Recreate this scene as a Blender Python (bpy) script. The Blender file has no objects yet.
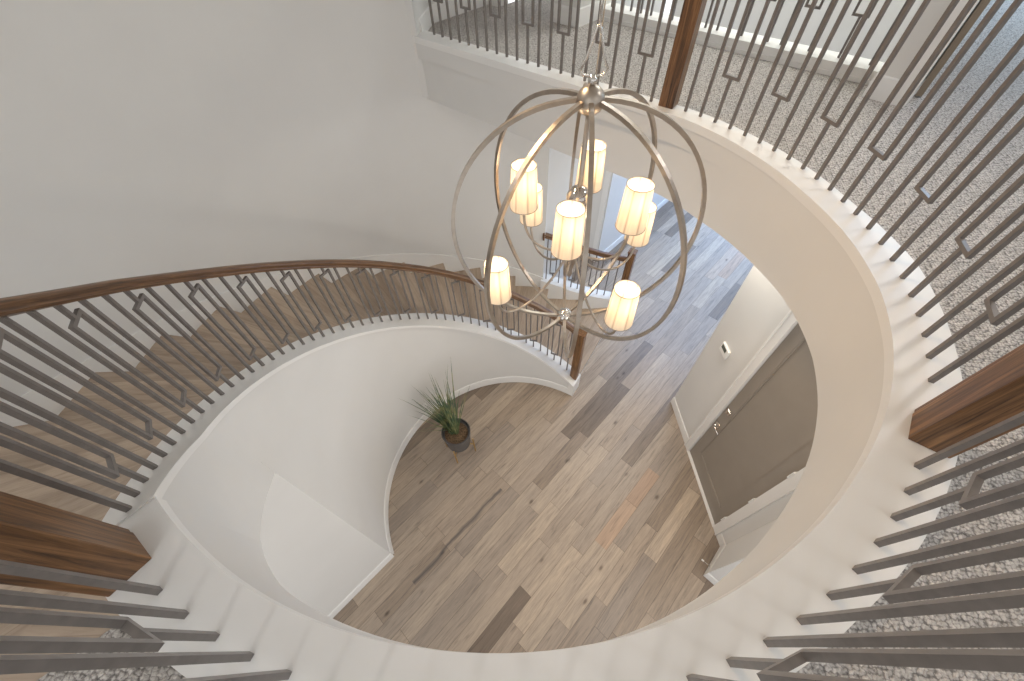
import bpy, bmesh, math, random
from mathutils import Vector, Matrix
random.seed(7)
S = bpy.context.scene
COL = S.collection
R2 = math.sqrt(2.0)
PI = math.pi
rad = math.radians

# ------------------------------------------------------------------ helpers
def G(u, v):                      # plan grid turned 45 degrees (u along the floor planks, v across)
    return ((u + v) / R2, (u - v) / R2)

OX, OY = -0.05, 1.585             # axis of the round stairwell
def P(deg, r, z=None):
    a = rad(deg)
    q = (OX + r * math.cos(a), OY + r * math.sin(a))
    return q if z is None else (q[0], q[1], z)

def lerp_table(tab, x):
    tab = sorted(tab)
    if x <= tab[0][0]: return tab[0][1]
    for (a, fa), (b, fb) in zip(tab, tab[1:]):
        if x <= b: return fa + (fb - fa) * (x - a) / (b - a)
    return tab[-1][1]

def obj(name, bm, mat, parent=None, smooth=False, kind=None, label=None, loc=None):
    bmesh.ops.remove_doubles(bm, verts=bm.verts, dist=1e-6)
    bmesh.ops.recalc_face_normals(bm, faces=bm.faces)
    me = bpy.data.meshes.new(name)
    bm.to_mesh(me); bm.free()
    if smooth:
        for p in me.polygons: p.use_smooth = True
    if mat: me.materials.append(mat)
    o = bpy.data.objects.new(name, me)
    COL.objects.link(o)
    if loc is not None: o.location = loc
    if parent: o.parent = parent
    if kind: o['kind'] = kind
    if label: o['label'] = label
    return o

def auto_smooth(o, ang=35):
    me = o.data
    for p in me.polygons: p.use_smooth = True
    bm = bmesh.new(); bm.from_mesh(me)
    for e in bm.edges:
        if len(e.link_faces) == 2 and e.calc_face_angle(0) > rad(ang): e.smooth = False
    bm.to_mesh(me); bm.free()
    return o

def thing(name, label, cat, loc=(0, 0, 0), group=None):
    o = bpy.data.objects.new(name, None); COL.objects.link(o)
    o.empty_display_size = 0.1
    o.location = loc; o['label'] = label; o['category'] = cat
    if group: o['group'] = group
    return o

def tag(o, label, cat, group=None):
    o['label'] = label; o['category'] = cat
    if group: o['group'] = group
    return o

def box(bm, x0, x1, y0, y1, z0, z1, M=None, bevel=0.0):
    vs = [bm.verts.new(v) for v in ((x0,y0,z0),(x1,y0,z0),(x1,y1,z0),(x0,y1,z0),(x0,y0,z1),(x1,y0,z1),(x1,y1,z1),(x0,y1,z1))]
    fs = [bm.faces.new([vs[i] for i in f]) for f in ((0,3,2,1),(4,5,6,7),(0,1,5,4),(1,2,6,5),(2,3,7,6),(3,0,4,7))]
    if bevel:
        es = list({e for f in fs for e in f.edges})
        r = bmesh.ops.bevel(bm, geom=es, offset=bevel, segments=2, affect='EDGES', profile=0.5)
        vs = list({v for v in vs if v.is_valid} | {v for f in r['faces'] for v in f.verts})
    if M is not None:
        for v in vs: v.co = M @ v.co
    return vs

def prism(bm, poly, z0, z1):
    lo = [bm.verts.new((p[0], p[1], z0)) for p in poly]
    hi = [bm.verts.new((p[0], p[1], z1)) for p in poly]
    n = len(poly)
    bm.faces.new(list(reversed(lo))); bm.faces.new(hi)
    for i in range(n): bm.faces.new((lo[i], lo[(i+1) % n], hi[(i+1) % n], hi[i]))

def strip(bm, rows):
    """solid ribbon: rows of (inner_xy, outer_xy, z_top_in, z_top_out, z_bot)"""
    q = []
    for a, b, zi, zo, zb in rows:
        q.append([bm.verts.new((a[0], a[1], zi)), bm.verts.new((b[0], b[1], zo)),
                  bm.verts.new((b[0], b[1], zb)), bm.verts.new((a[0], a[1], zb))])
    for s, t in zip(q, q[1:]):
        for k in range(4):
            bm.faces.new((s[k], s[(k+1) % 4], t[(k+1) % 4], t[k]))
    bm.faces.new(q[0]); bm.faces.new(list(reversed(q[-1])))

def sweep(bm, pts, prof, closed=False, plumb=True, cap=True):
    """prof: list of (side, up); plumb keeps 'up' vertical"""
    uvl = bm.loops.layers.uv.verify()
    n = len(pts); V = [Vector(p) for p in pts]
    rings = []; L = [0.0]
    for i in range(1, n): L.append(L[-1] + (V[i] - V[i-1]).length)
    prevN = None
    for i in range(n):
        if closed: t = V[(i+1) % n] - V[i-1]
        else: t = V[min(i+1, n-1)] - V[max(i-1, 0)]
        t.normalize()
        if plumb:
            h = Vector((t.x, t.y, 0))
            if h.length < 1e-6: h = Vector((1, 0, 0))
            h.normalize()
            side = Vector((h.y, -h.x, 0)); up = Vector((0, 0, 1))
        else:
            if prevN is None:
                ref = Vector((0, 0, 1)) if abs(t.z) < 0.9 else Vector((1, 0, 0))
                side = t.cross(ref).normalized()
            else:
                side = (prevN - t * prevN.dot(t)).normalized()
            prevN = side; up = side.cross(t)
        rings.append([bm.verts.new(V[i] + side * a + up * b) for a, b in prof])
    m = len(prof)
    per = [0.0]
    for k in range(m):
        a, b = prof[k], prof[(k+1) % m]
        per.append(per[-1] + math.hypot(b[0]-a[0], b[1]-a[1]))
    seq = list(range(n)) + ([0] if closed else [])
    for ii in range(len(seq) - 1):
        i, j = seq[ii], seq[ii+1]
        for k in range(m):
            k2 = (k+1) % m
            f = bm.faces.new((rings[i][k], rings[i][k2], rings[j][k2], rings[j][k]))
            u0 = L[i]; u1 = L[j] if j > i else L[i] + 0.05
            for lp, uv in zip(f.loops, ((u0, per[k]), (u0, per[k+1]), (u1, per[k+1]), (u1, per[k]))):
                lp[uvl].uv = uv
    if cap and not closed:
        bm.faces.new(rings[0]); bm.faces.new(list(reversed(rings[-1])))

def circ_prof(r, n=10):
    return [(r * math.cos(2*PI*i/n), r * math.sin(2*PI*i/n)) for i in range(n)]

def tube(bm, pts, r, n=10, closed=False):
    sweep(bm, pts, circ_prof(r, n), closed=closed, plumb=False)

def lathe(bm, prof, n=28, c=(0, 0, 0), cap=True):
    """prof: list of (r, z) from bottom to top"""
    rings = []
    for r, z in prof:
        rings.append([bm.verts.new((c[0] + r*math.cos(2*PI*i/n), c[1] + r*math.sin(2*PI*i/n), c[2] + z)) for i in range(n)])
    for a, b in zip(rings, rings[1:]):
        for i in range(n): bm.faces.new((a[i], a[(i+1) % n], b[(i+1) % n], b[i]))
    if cap:
        if prof[0][0] > 1e-5: bm.faces.new(list(reversed(rings[0])))
        if prof[-1][0] > 1e-5: bm.faces.new(rings[-1])

def ball(bm, c, r, n=24, m=14, sz=1.0):
    prof = [(max(1e-4, r*math.sin(PI*k/m)), -r*sz*math.cos(PI*k/m)) for k in range(m+1)]
    lathe(bm, prof, n, c, cap=True)

# ------------------------------------------------------------------ materials
def new_mat(name):
    m = bpy.data.materials.new(name); m.use_nodes = True
    nt = m.node_tree
    return m, nt, nt.nodes['Principled BSDF']

def N(nt, typ, **kw):
    n = nt.nodes.new(typ)
    for k, v in kw.items():
        if k == 'inp':
            for kk, vv in v.items(): n.inputs[kk].default_value = vv
        else: setattr(n, k, v)
    return n

def math_node(nt, op, a, b=None, c=None):
    n = N(nt, 'ShaderNodeMath', operation=op)
    for i, s in enumerate((a, b, c)):
        if s is None: continue
        if isinstance(s, (int, float)): n.inputs[i].default_value = s
        else: nt.links.new(s, n.inputs[i])
    return n.outputs[0]

def ramp(nt, fac, stops, interp='LINEAR'):
    n = N(nt, 'ShaderNodeValToRGB')
    cr = n.color_ramp; cr.interpolation = interp
    while len(cr.elements) < len(stops): cr.elements.new(0.5)
    for e, (p, c) in zip(cr.elements, stops):
        e.position = p; e.color = (*c, 1.0)
    nt.links.new(fac, n.inputs[0])
    return n.outputs[0]

def mix(nt, fac, a, b, typ='MIX'):
    n = N(nt, 'ShaderNodeMix', data_type='RGBA', blend_type=typ)
    if isinstance(fac, (int, float)): n.inputs[0].default_value = fac
    else: nt.links.new(fac, n.inputs[0])
    for i, s in ((6, a), (7, b)):
        if isinstance(s, tuple): n.inputs[i].default_value = (*s, 1.0)
        else: nt.links.new(s, n.inputs[i])
    return n.outputs[2]

def bump(nt, bsdf, height, strength=0.2, dist=0.01):
    b = N(nt, 'ShaderNodeBump', inp={'Strength': strength, 'Distance': dist})
    nt.links.new(height, b.inputs['Height']); nt.links.new(b.outputs[0], bsdf.inputs['Normal'])

def plain(name, col, rough=0.5, metal=0.0, spec=0.5, noise=0.0, nscale=40, bmp=0.0):
    m, nt, b = new_mat(name)
    b.inputs['Roughness'].default_value = rough; b.inputs['Metallic'].default_value = metal
    b.inputs['Specular IOR Level'].default_value = spec
    tc = N(nt, 'ShaderNodeTexCoord')
    nz = N(nt, 'ShaderNodeTexNoise', inp={'Scale': nscale, 'Detail': 4.0})
    nt.links.new(tc.outputs['Object'], nz.inputs['Vector'])
    lo = tuple(c * (1 - noise) for c in col); hi = tuple(min(1, c * (1 + noise)) for c in col)
    nt.links.new(ramp(nt, nz.outputs['Fac'], [(0.3, lo), (0.7, hi)]), b.inputs['Base Color'])
    if bmp: bump(nt, b, nz.outputs['Fac'], bmp, 0.004)
    return m

M_WALL = plain('wall_paint', (0.69, 0.675, 0.65), 0.75, noise=0.012, nscale=3, bmp=0.0, spec=0.25)
M_TRIM = plain('white_trim_paint', (0.78, 0.765, 0.74), 0.35, noise=0.008, nscale=6, spec=0.4)
M_CEIL = plain('ceiling_paint', (0.80, 0.79, 0.77), 0.8, noise=0.01, nscale=4, spec=0.2)
M_IRON = plain('bronze_grey_iron', (0.172, 0.151, 0.137), 0.32, noise=0.12, nscale=30, spec=0.55)
M_NICKEL = plain('brushed_nickel', (0.45, 0.39, 0.33), 0.36, metal=1.0, noise=0.10, nscale=25)
M_CHROME = plain('polished_nickel', (0.72, 0.68, 0.63), 0.12, metal=1.0, noise=0.03, nscale=10)
M_DOOR = plain('taupe_door_paint', (0.285, 0.250, 0.212), 0.42, noise=0.03, nscale=5, spec=0.4)
M_DOOR2 = plain('brown_door_edge', (0.22, 0.17, 0.12), 0.5, noise=0.05, nscale=5)
M_BRASS = plain('brass', (0.75, 0.52, 0.22), 0.28, metal=1.0, noise=0.05)
M_POT = plain('charcoal_pot', (0.085, 0.08, 0.08), 0.4, noise=0.1)
M_SOIL = plain('potting_bark', (0.12, 0.075, 0.04), 0.95, noise=0.6, nscale=60, bmp=0.6)
M_BLACK = plain('black_plastic', (0.02, 0.02, 0.02), 0.3)
M_PLATE = plain('white_plastic', (0.80, 0.79, 0.76), 0.35)
M_SCREEN = plain('grey_display', (0.10, 0.11, 0.09), 0.25)

# chrome globe glass
M_GLASS = plain('smoked_chrome_globe', (0.55, 0.50, 0.45), 0.06, metal=0.9)

def mat_planks():
    m, nt, b = new_mat('oak_plank_floor')
    ge = N(nt, 'ShaderNodeNewGeometry')
    sx = N(nt, 'ShaderNodeSeparateXYZ'); nt.links.new(ge.outputs['Position'], sx.inputs[0])
    x, y = sx.outputs[0], sx.outputs[1]
    u = math_node(nt, 'MULTIPLY', math_node(nt, 'ADD', x, y), 1/R2)
    v = math_node(nt, 'MULTIPLY', math_node(nt, 'SUBTRACT', x, y), 1/R2)
    W, LEN = 0.163, 1.35
    vr = math_node(nt, 'DIVIDE', math_node(nt, 'ADD', v, 40*W + 0.07), W)
    row = math_node(nt, 'FLOOR', vr); fv = math_node(nt, 'FRACT', vr)
    wn = N(nt, 'ShaderNodeTexWhiteNoise', noise_dimensions='1D'); nt.links.new(row, wn.inputs['W'])
    ul = math_node(nt, 'ADD', math_node(nt, 'DIVIDE', math_node(nt, 'ADD', u, 30.0), LEN), math_node(nt, 'MULTIPLY', wn.outputs['Value'], 7.3))
    # vary plank lengths: warp the running coordinate
    ulw = math_node(nt, 'ADD', ul, math_node(nt, 'MULTIPLY', math_node(nt, 'SINE', math_node(nt, 'MULTIPLY', ul, 2.1)), 0.28))
    idx = math_node(nt, 'FLOOR', ulw); fu = math_node(nt, 'FRACT', ulw)
    cb = N(nt, 'ShaderNodeCombineXYZ'); nt.links.new(row, cb.inputs[0]); nt.links.new(idx, cb.inputs[1])
    w2 = N(nt, 'ShaderNodeTexWhiteNoise', noise_dimensions='2D'); nt.links.new(cb.outputs[0], w2.inputs['Vector'])
    r1 = w2.outputs['Value']
    base = ramp(nt, r1, [(0.0, (0.170, 0.122, 0.086)), (0.15, (0.225, 0.165, 0.115)), (0.3, (0.36, 0.272, 0.193)),
                         (0.45, (0.29, 0.222, 0.165)), (0.6, (0.42, 0.32, 0.225)), (0.75, (0.265, 0.208, 0.162)),
                         (0.975, (0.39, 0.30, 0.215)), (1.0, (0.37, 0.225, 0.13))], 'LINEAR')
    # grain stretched along u
    gv = N(nt, 'ShaderNodeCombineXYZ')
    nt.links.new(math_node(nt, 'ADD', math_node(nt, 'MULTIPLY', u, 1.6), math_node(nt, 'MULTIPLY', r1, 31.0)), gv.inputs[0])
    nt.links.new(math_node(nt, 'MULTIPLY', v, 22.0), gv.inputs[1])
    nt.links.new(math_node(nt, 'MULTIPLY', r1, 17.0), gv.inputs[2])
    g1 = N(nt, 'ShaderNodeTexNoise', inp={'Scale': 1.5, 'Detail': 7.0, 'Roughness': 0.65, 'Distortion': 0.9}); nt.links.new(gv.outputs[0], g1.inputs['Vector'])
    g2 = N(nt, 'ShaderNodeTexNoise', inp={'Scale': 6.0, 'Detail': 4.0, 'Roughness': 0.6}); nt.links.new(gv.outputs[0], g2.inputs['Vector'])
    grain = ramp(nt, g1.outputs['Fac'], [(0.27, (0.45, 0.45, 0.47)), (0.45, (0.93, 0.93, 0.93)), (0.75, (1.32, 1.28, 1.22))])
    c = mix(nt, 0.85, base, grain, 'MULTIPLY')
    grain2 = ramp(nt, g2.outputs['Fac'], [(0.3, (0.80, 0.80, 0.80)), (0.65, (1.08, 1.08, 1.08))])
    c = mix(nt, 0.6, c, grain2, 'MULTIPLY')
    # knots
    kv = N(nt, 'ShaderNodeCombineXYZ')
    nt.links.new(math_node(nt, 'MULTIPLY', u, 2.6), kv.inputs[0]); nt.links.new(math_node(nt, 'MULTIPLY', v, 5.2), kv.inputs[1])
    vo = N(nt, 'ShaderNodeTexVoronoi', feature='F1', inp={'Scale': 1.0, 'Randomness': 1.0}); nt.links.new(kv.outputs[0], vo.inputs['Vector'])
    kn = ramp(nt, vo.outputs['Distance'], [(0.0, (0.25, 0.22, 0.2)), (0.05, (0.42, 0.38, 0.35)), (0.11, (0.9, 0.9, 0.9)), (0.16, (1, 1, 1))])
    ksel = math_node(nt, 'GREATER_THAN', N_sep(nt, vo.outputs['Color']), 0.62)
    c = mix(nt, math_node(nt, 'MULTIPLY', ksel, 0.9), c, kn, 'MULTIPLY')
    # one orange board and one long dark mineral streak
    def band(x, lo, hi):
        return math_node(nt, 'MULTIPLY', math_node(nt, 'GREATER_THAN', x, lo), math_node(nt, 'LESS_THAN', x, hi))
    ob = math_node(nt, 'MULTIPLY', band(u, 1.30, 2.46), math_node(nt, 'COMPARE', row, math_node(nt, 'FLOOR', math_node(nt, 'ADD', 0.0, (-0.03 + 40*W + 0.07) / W)), 0.1))
    c = mix(nt, math_node(nt, 'MULTIPLY', ob, 0.65), c, mix(nt, 1.0, (0.40, 0.235, 0.13), grain, 'MULTIPLY'))
    sn = N(nt, 'ShaderNodeTexNoise', inp={'Scale': 3.0, 'Detail': 3.0}); nt.links.new(gv.outputs[0], sn.inputs['Vector'])
    un = N(nt, 'ShaderNodeTexNoise', noise_dimensions='1D', inp={'Scale': 2.2, 'Detail': 3.0}); nt.links.new(u, un.inputs['W'])
    vc = math_node(nt, 'ADD', v, math_node(nt, 'MULTIPLY', math_node(nt, 'SUBTRACT', un.outputs['Fac'], 0.5), 0.09))
    dv = math_node(nt, 'ABSOLUTE', math_node(nt, 'ADD', vc, 1.275))
    wst = math_node(nt, 'MULTIPLY', band(u, -0.42, 0.98), math_node(nt, 'SUBTRACT', 1.0, math_node(nt, 'MINIMUM', 1.0, math_node(nt, 'DIVIDE', dv, math_node(nt, 'MULTIPLY', sn.outputs['Fac'], 0.07)))))
    c = mix(nt, math_node(nt, 'MULTIPLY', wst, 0.85), c, (0.07, 0.062, 0.065))
    # seams
    ev = math_node(nt, 'MINIMUM', fv, math_node(nt, 'SUBTRACT', 1.0, fv))
    eu = math_node(nt, 'MULTIPLY', math_node(nt, 'MINIMUM', fu, math_node(nt, 'SUBTRACT', 1.0, fu)), LEN / W)
    ed = math_node(nt, 'MINIMUM', ev, eu)
    seam = math_node(nt, 'SMOOTH_MIN', math_node(nt, 'DIVIDE', ed, 0.022), 1.0, 0.1)
    dark = N(nt, 'ShaderNodeMix', data_type='RGBA', blend_type='MULTIPLY'); dark.inputs[0].default_value = 1.0
    nt.links.new(c, dark.inputs[6]); nt.links.new(ramp(nt, seam, [(0.0, (0.42, 0.40, 0.38)), (1.0, (1, 1, 1))]), dark.inputs[7])
    hs = N(nt, 'ShaderNodeHueSaturation', inp={'Saturation': 0.82, 'Value': 1.08}); nt.links.new(dark.outputs[2], hs.inputs['Color'])
    nt.links.new(hs.outputs[0], b.inputs['Base Color'])
    b.inputs['Roughness'].default_value = 0.42
    b.inputs['Specular IOR Level'].default_value = 0.5
    hgt = math_node(nt, 'ADD', math_node(nt, 'MULTIPLY', seam, 0.6), math_node(nt, 'MULTIPLY', g1.outputs['Fac'], 0.25))
    bump(nt, b, hgt, 0.25, 0.003)
    return m

def N_sep(nt, colsock):
    s = N(nt, 'ShaderNodeSeparateColor'); nt.links.new(colsock, s.inputs[0]); return s.outputs[0]

def mat_wood(name, dark, mid, light, scale=(1.5, 22, 22), coord='Object', rough=0.4, plank=None):
    m, nt, b = new_mat(name)
    tc = N(nt, 'ShaderNodeTexCoord')
    oi = N(nt, 'ShaderNodeObjectInfo')
    mp = N(nt, 'ShaderNodeMapping'); mp.inputs['Scale'].default_value = scale
    nt.links.new(tc.outputs[coord], mp.inputs['Vector'])
    ad = N(nt, 'ShaderNodeVectorMath', operation='ADD')
    nt.links.new(mp.outputs[0], ad.inputs[0])
    rr = N(nt, 'ShaderNodeCombineXYZ')
    nt.links.new(math_node(nt, 'MULTIPLY', oi.outputs['Random'], 40.0), rr.inputs[0])
    nt.links.new(math_node(nt, 'MULTIPLY', oi.outputs['Random'], 23.0), rr.inputs[2])
    nt.links.new(rr.outputs[0], ad.inputs[1])
    g1 = N(nt, 'ShaderNodeTexNoise', inp={'Scale': 1.2, 'Detail': 8.0, 'Roughness': 0.68, 'Distortion': 1.1}); nt.links.new(ad.outputs[0], g1.inputs['Vector'])
    c = ramp(nt, g1.outputs['Fac'], [(0.3, dark), (0.5, mid), (0.72, light)])
    if plank:
        sx = N(nt, 'ShaderNodeSeparateXYZ'); nt.links.new(tc.outputs[coord], sx.inputs[0])
        vr = math_node(nt, 'DIVIDE', math_node(nt, 'ADD', sx.outputs[1], 5.0), plank)
        f = math_node(nt, 'FRACT', vr)
        wn = N(nt, 'ShaderNodeTexWhiteNoise', noise_dimensions='2D')
        cb = N(nt, 'ShaderNodeCombineXYZ'); nt.links.new(math_node(nt, 'FLOOR', vr), cb.inputs[0]); nt.links.new(oi.outputs['Random'], cb.inputs[1])
        nt.links.new(cb.outputs[0], wn.inputs['Vector'])
        tint = ramp(nt, wn.outputs['Value'], [(0.0, (0.82, 0.80, 0.79)), (1.0, (1.14, 1.13, 1.12))])
        c = mix(nt, 1.0, c, tint, 'MULTIPLY')
        e = math_node(nt, 'MINIMUM', f, math_node(nt, 'SUBTRACT', 1.0, f))
        c = mix(nt, 1.0, c, ramp(nt, e, [(0.0, (0.72, 0.7, 0.68)), (0.02, (1, 1, 1))]), 'MULTIPLY')
    nt.links.new(c, b.inputs['Base Color'])
    b.inputs['Roughness'].default_value = rough
    bump(nt, b, g1.outputs['Fac'], 0.12, 0.002)
    return m

M_FLOOR = mat_planks()
M_TREAD = mat_wood('oak_tread', (0.30, 0.228, 0.168), (0.42, 0.33, 0.25), (0.51, 0.41, 0.315), (1.4, 18, 18), plank=0.11, rough=0.4)
M_NEWEL = mat_wood('stained_oak_post', (0.022, 0.010, 0.005), (0.16, 0.076, 0.030), (0.34, 0.175, 0.072), (48, 48, 2.0), rough=0.35)
M_RAIL = mat_wood('stained_oak_rail', (0.026, 0.012, 0.006), (0.13, 0.064, 0.028), (0.27, 0.14, 0.06), (3.0, 70, 1), coord='UV', rough=0.33)

def mat_carpet():
    m, nt, b = new_mat('woven_loop_carpet')
    ge = N(nt, 'ShaderNodeNewGeometry')
    mp = N(nt, 'ShaderNodeMapping'); mp.inputs['Rotation'].default_value = (0, 0, rad(12)); mp.inputs['Scale'].default_value = (74, 92, 1)
    nt.links.new(ge.outputs['Position'], mp.inputs['Vector'])
    wob = N(nt, 'ShaderNodeTexNoise', inp={'Scale': 95.0, 'Detail': 2.0}); nt.links.new(ge.outputs['Position'], wob.inputs['Vector'])
    vo = N(nt, 'ShaderNodeTexVoronoi', feature='F1', voronoi_dimensions='2D', inp={'Scale': 1.0, 'Randomness': 0.55})
    wa_ = N(nt, 'ShaderNodeVectorMath', operation='MULTIPLY_ADD'); nt.links.new(wob.outputs['Color'], wa_.inputs[0]); wa_.inputs[1].default_value = (1.5, 1.5, 0); nt.links.new(mp.outputs[0], wa_.inputs[2])
    nt.links.new(wa_.outputs[0], vo.inputs['Vector'])
    fine = N(nt, 'ShaderNodeTexNoise', inp={'Scale': 260.0, 'Detail': 3.0}); nt.links.new(ge.outputs['Position'], fine.inputs['Vector'])
    c = ramp(nt, vo.outputs['Distance'], [(0.0, (0.66, 0.62, 0.575)), (0.36, (0.57, 0.53, 0.49)), (0.60, (0.29, 0.265, 0.245)), (0.8, (0.16, 0.148, 0.137))])
    sep = N_sep(nt, vo.outputs['Color'])
    c = mix(nt, 1.0, c, ramp(nt, sep, [(0.0, (0.74, 0.74, 0.74)), (1.0, (1.12, 1.12, 1.12))]), 'MULTIPLY')
    c = mix(nt, 0.5, c, ramp(nt, fine.outputs['Fac'], [(0.3, (0.7, 0.7, 0.7)), (0.7, (1.2, 1.2, 1.2))]), 'MULTIPLY')
    nt.links.new(c, b.inputs['Base Color'])
    b.inputs['Roughness'].default_value = 0.95; b.inputs['Specular IOR Level'].default_value = 0.1
    h = math_node(nt, 'SUBTRACT', 1.0, vo.outputs['Distance'])
    bump(nt, b, h, 0.7, 0.01)
    return m
M_CARPET = mat_carpet()

def mat_shade():
    m, nt, b = new_mat('pleated_fabric_shade')
    out = nt.nodes['Material Output']
    tr = N(nt, 'ShaderNodeBsdfTranslucent', inp={'Color': (0.95, 0.86, 0.72, 1)})
    b.inputs['Base Color'].default_value = (0.85, 0.80, 0.72, 1); b.inputs['Roughness'].default_value = 0.8
    tc = N(nt, 'ShaderNodeTexCoord')
    wv = N(nt, 'ShaderNodeTexNoise', inp={'Scale': 1.0, 'Detail': 3.0})
    mp = N(nt, 'ShaderNodeMapping'); mp.inputs['Scale'].default_value = (60, 60, 4)
    nt.links.new(tc.outputs['Object'], mp.inputs[0]); nt.links.new(mp.outputs[0], wv.inputs['Vector'])
    sp = N(nt, 'ShaderNodeSeparateXYZ'); nt.links.new(tc.outputs['Object'], sp.inputs[0])
    an = math_node(nt, 'FRACT', math_node(nt, 'ADD', math_node(nt, 'MULTIPLY', math_node(nt, 'ARCTAN2', sp.outputs[1], sp.outputs[0]), 7 / (2*PI)), 5.0))
    seam = math_node(nt, 'ABSOLUTE', math_node(nt, 'SUBTRACT', an, 0.5))
    pl_ = ramp(nt, seam, [(0.0, (0.62, 0.58, 0.53)), (0.06, (0.84, 0.82, 0.79)), (0.14, (1, 1, 1))])
    fab = ramp(nt, wv.outputs['Fac'], [(0.3, (0.80, 0.70, 0.55)), (0.7, (0.98, 0.90, 0.77))])
    fab = mix(nt, 1.0, fab, pl_, 'MULTIPLY')
    nt.links.new(fab, tr.inputs['Color'])
    nt.links.new(mix(nt, 1.0, (0.85, 0.80, 0.72), pl_, 'MULTIPLY'), b.inputs['Base Color'])
    mx = N(nt, 'ShaderNodeMixShader'); mx.inputs[0].default_value = 0.55
    nt.links.new(b.outputs[0], mx.inputs[1]); nt.links.new(tr.outputs[0], mx.inputs[2])
    em = N(nt, 'ShaderNodeEmission', inp={'Color': (1.0, 0.84, 0.62, 1), 'Strength': 0.16})
    ad = N(nt, 'ShaderNodeAddShader'); nt.links.new(mx.outputs[0], ad.inputs[0]); nt.links.new(em.outputs[0], ad.inputs[1])
    nt.links.new(ad.outputs[0], out.inputs['Surface'])
    return m
M_SHADE = mat_shade()

def mat_bulb():
    m, nt, b = new_mat('lit_bulb')
    b.inputs['Base Color'].default_value = (1, 0.9, 0.75, 1)
    b.inputs['Emission Color'].default_value = (1.0, 0.80, 0.55, 1); b.inputs['Emission Strength'].default_value = 2.0
    return m
M_BULB = mat_bulb()

def mat_leaf():
    m, nt, b = new_mat('grass_blade_green')
    tc = N(nt, 'ShaderNodeTexCoord')
    nz = N(nt, 'ShaderNodeTexNoise', inp={'Scale': 9.0, 'Detail': 2.0}); nt.links.new(tc.outputs['Object'], nz.inputs['Vector'])
    nt.links.new(ramp(nt, nz.outputs['Fac'], [(0.3, (0.035, 0.075, 0.05)), (0.48, (0.10, 0.14, 0.06)), (0.62, (0.24, 0.23, 0.10))]), b.inputs['Base Color'])
    b.inputs['Roughness'].default_value = 0.5
    return m
M_LEAF = mat_leaf()

# ------------------------------------------------------------------ levels
ZC = 5.2                # camera height
Z_UP = 3.91             # carpet
Z_CURB = 3.95           # top of the gallery kerb
Z_CEIL = 6.75
def cap(t): return 3.8938 - 0.036 + 0.020987 * (t - 225) + 0.029 * min(1, max(0, (t - 212) / 16))       # slope of the stair stringer cap

def rcap(t): return lerp_table([(211, 1.538), (228.4, 1.588)], t)     # inner edge of the cap
# ------------------------------------------------------------------ lower level
bm = bmesh.new(); prism(bm, [(-4.2, -3.2), (9.5, -3.2), (9.5, 11.5), (-4.2, 11.5)], -0.12, 0.0)
obj('floor', bm, M_FLOOR, kind='structure')

# round inner wall of the stair (thickness 1.575 .. 1.74)
SOF = [(200, 2.63), (206.6, 2.80), (218.6, 3.08), (231, 3.375), (241, 3.585), (247, 3.60), (270, 3.55), (300, 3.47), (320, 3.45), (345, 3.445), (360, 3.432), (375, 3.403), (390, 3.380), (408, 3.385), (440, 3.405), (470, 3.42)]
def sof(t): return lerp_table(SOF, t)
rows = []
t = 55.6
while t <= 206.01:
    rows.append((P(t, 1.575), P(t, 1.74), cap(t) - 0.03, cap(t) - 0.03, 0.0)); t += 1.6
rows.append((P(206.2, 1.575), P(206.2, 1.74), cap(206.2) - 0.03, cap(206.2) - 0.03, 0.0))
bm = bmesh.new(); strip(bm, rows)
auto_smooth(obj('wall_stairs', bm, M_WALL, kind='structure'))
rows = [(P(t, rcap(t) + lerp_table([(206, 0.037), (228, 0.010)], t)), P(t, 1.74), cap(t) - 0.03, cap(t) - 0.03, sof(t)) for t in [206.2 + 1.6*k for k in range(15)]]
bm = bmesh.new(); strip(bm, rows)
auto_smooth(obj('wall_stairs_upper', bm, M_WALL, kind='structure'))

# flat wall meeting the round wall under the stair
wa = Vector((-1.4615, 0.8905)); wd = Vector((-0.709, -0.705)); wn = Vector((-0.705, 0.709))
def wall_line(name, a, d, n, L, z0, z1, th=0.12, mat=None, s0=0.0):
    """straight wall: face on the line a + s*d, thickness along n (away from the room)"""
    bm = bmesh.new()
    q = [a + d*s0, a + d*L, a + d*L + n*th, a + d*s0 + n*th]
    prism(bm, [(p.x, p.y) for p in q], z0, z1)
    return obj(name, bm, mat or M_WALL, kind='structure')
wall_line('wall_foyer', wa, wd, wn, 2.6, 0.0, 2.95)

BASE_PROF = [(0.0, 0.0), (0.016, 0.0), (0.016, 0.095), (0.011, 0.118), (0.011, 0.130), (0.004, 0.140), (0.0, 0.140)]
def baseboard(name, pts, flip=False, h=1.0, mat=None):
    bm = bmesh.new()
    pr = [((-a if flip else a), b*h) for a, b in BASE_PROF]
    sweep(bm, [(p[0], p[1], 0.0 if len(p) < 3 else p[2]) for p in pts], pr, plumb=True)
    return auto_smooth(obj(name, bm, mat or M_TRIM, kind='structure'), 25)
baseboard('baseboard_stairs', [P(t, 1.575, 0.0) for t in [57.2 + 1.5*k for k in range(100)] if t <= 206.2], flip=True)
q = [wa + wd*(-0.0), wa + wd*2.4]
baseboard('baseboard_foyer', [(p.x, p.y, 0.0) for p in q], flip=True)

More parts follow.
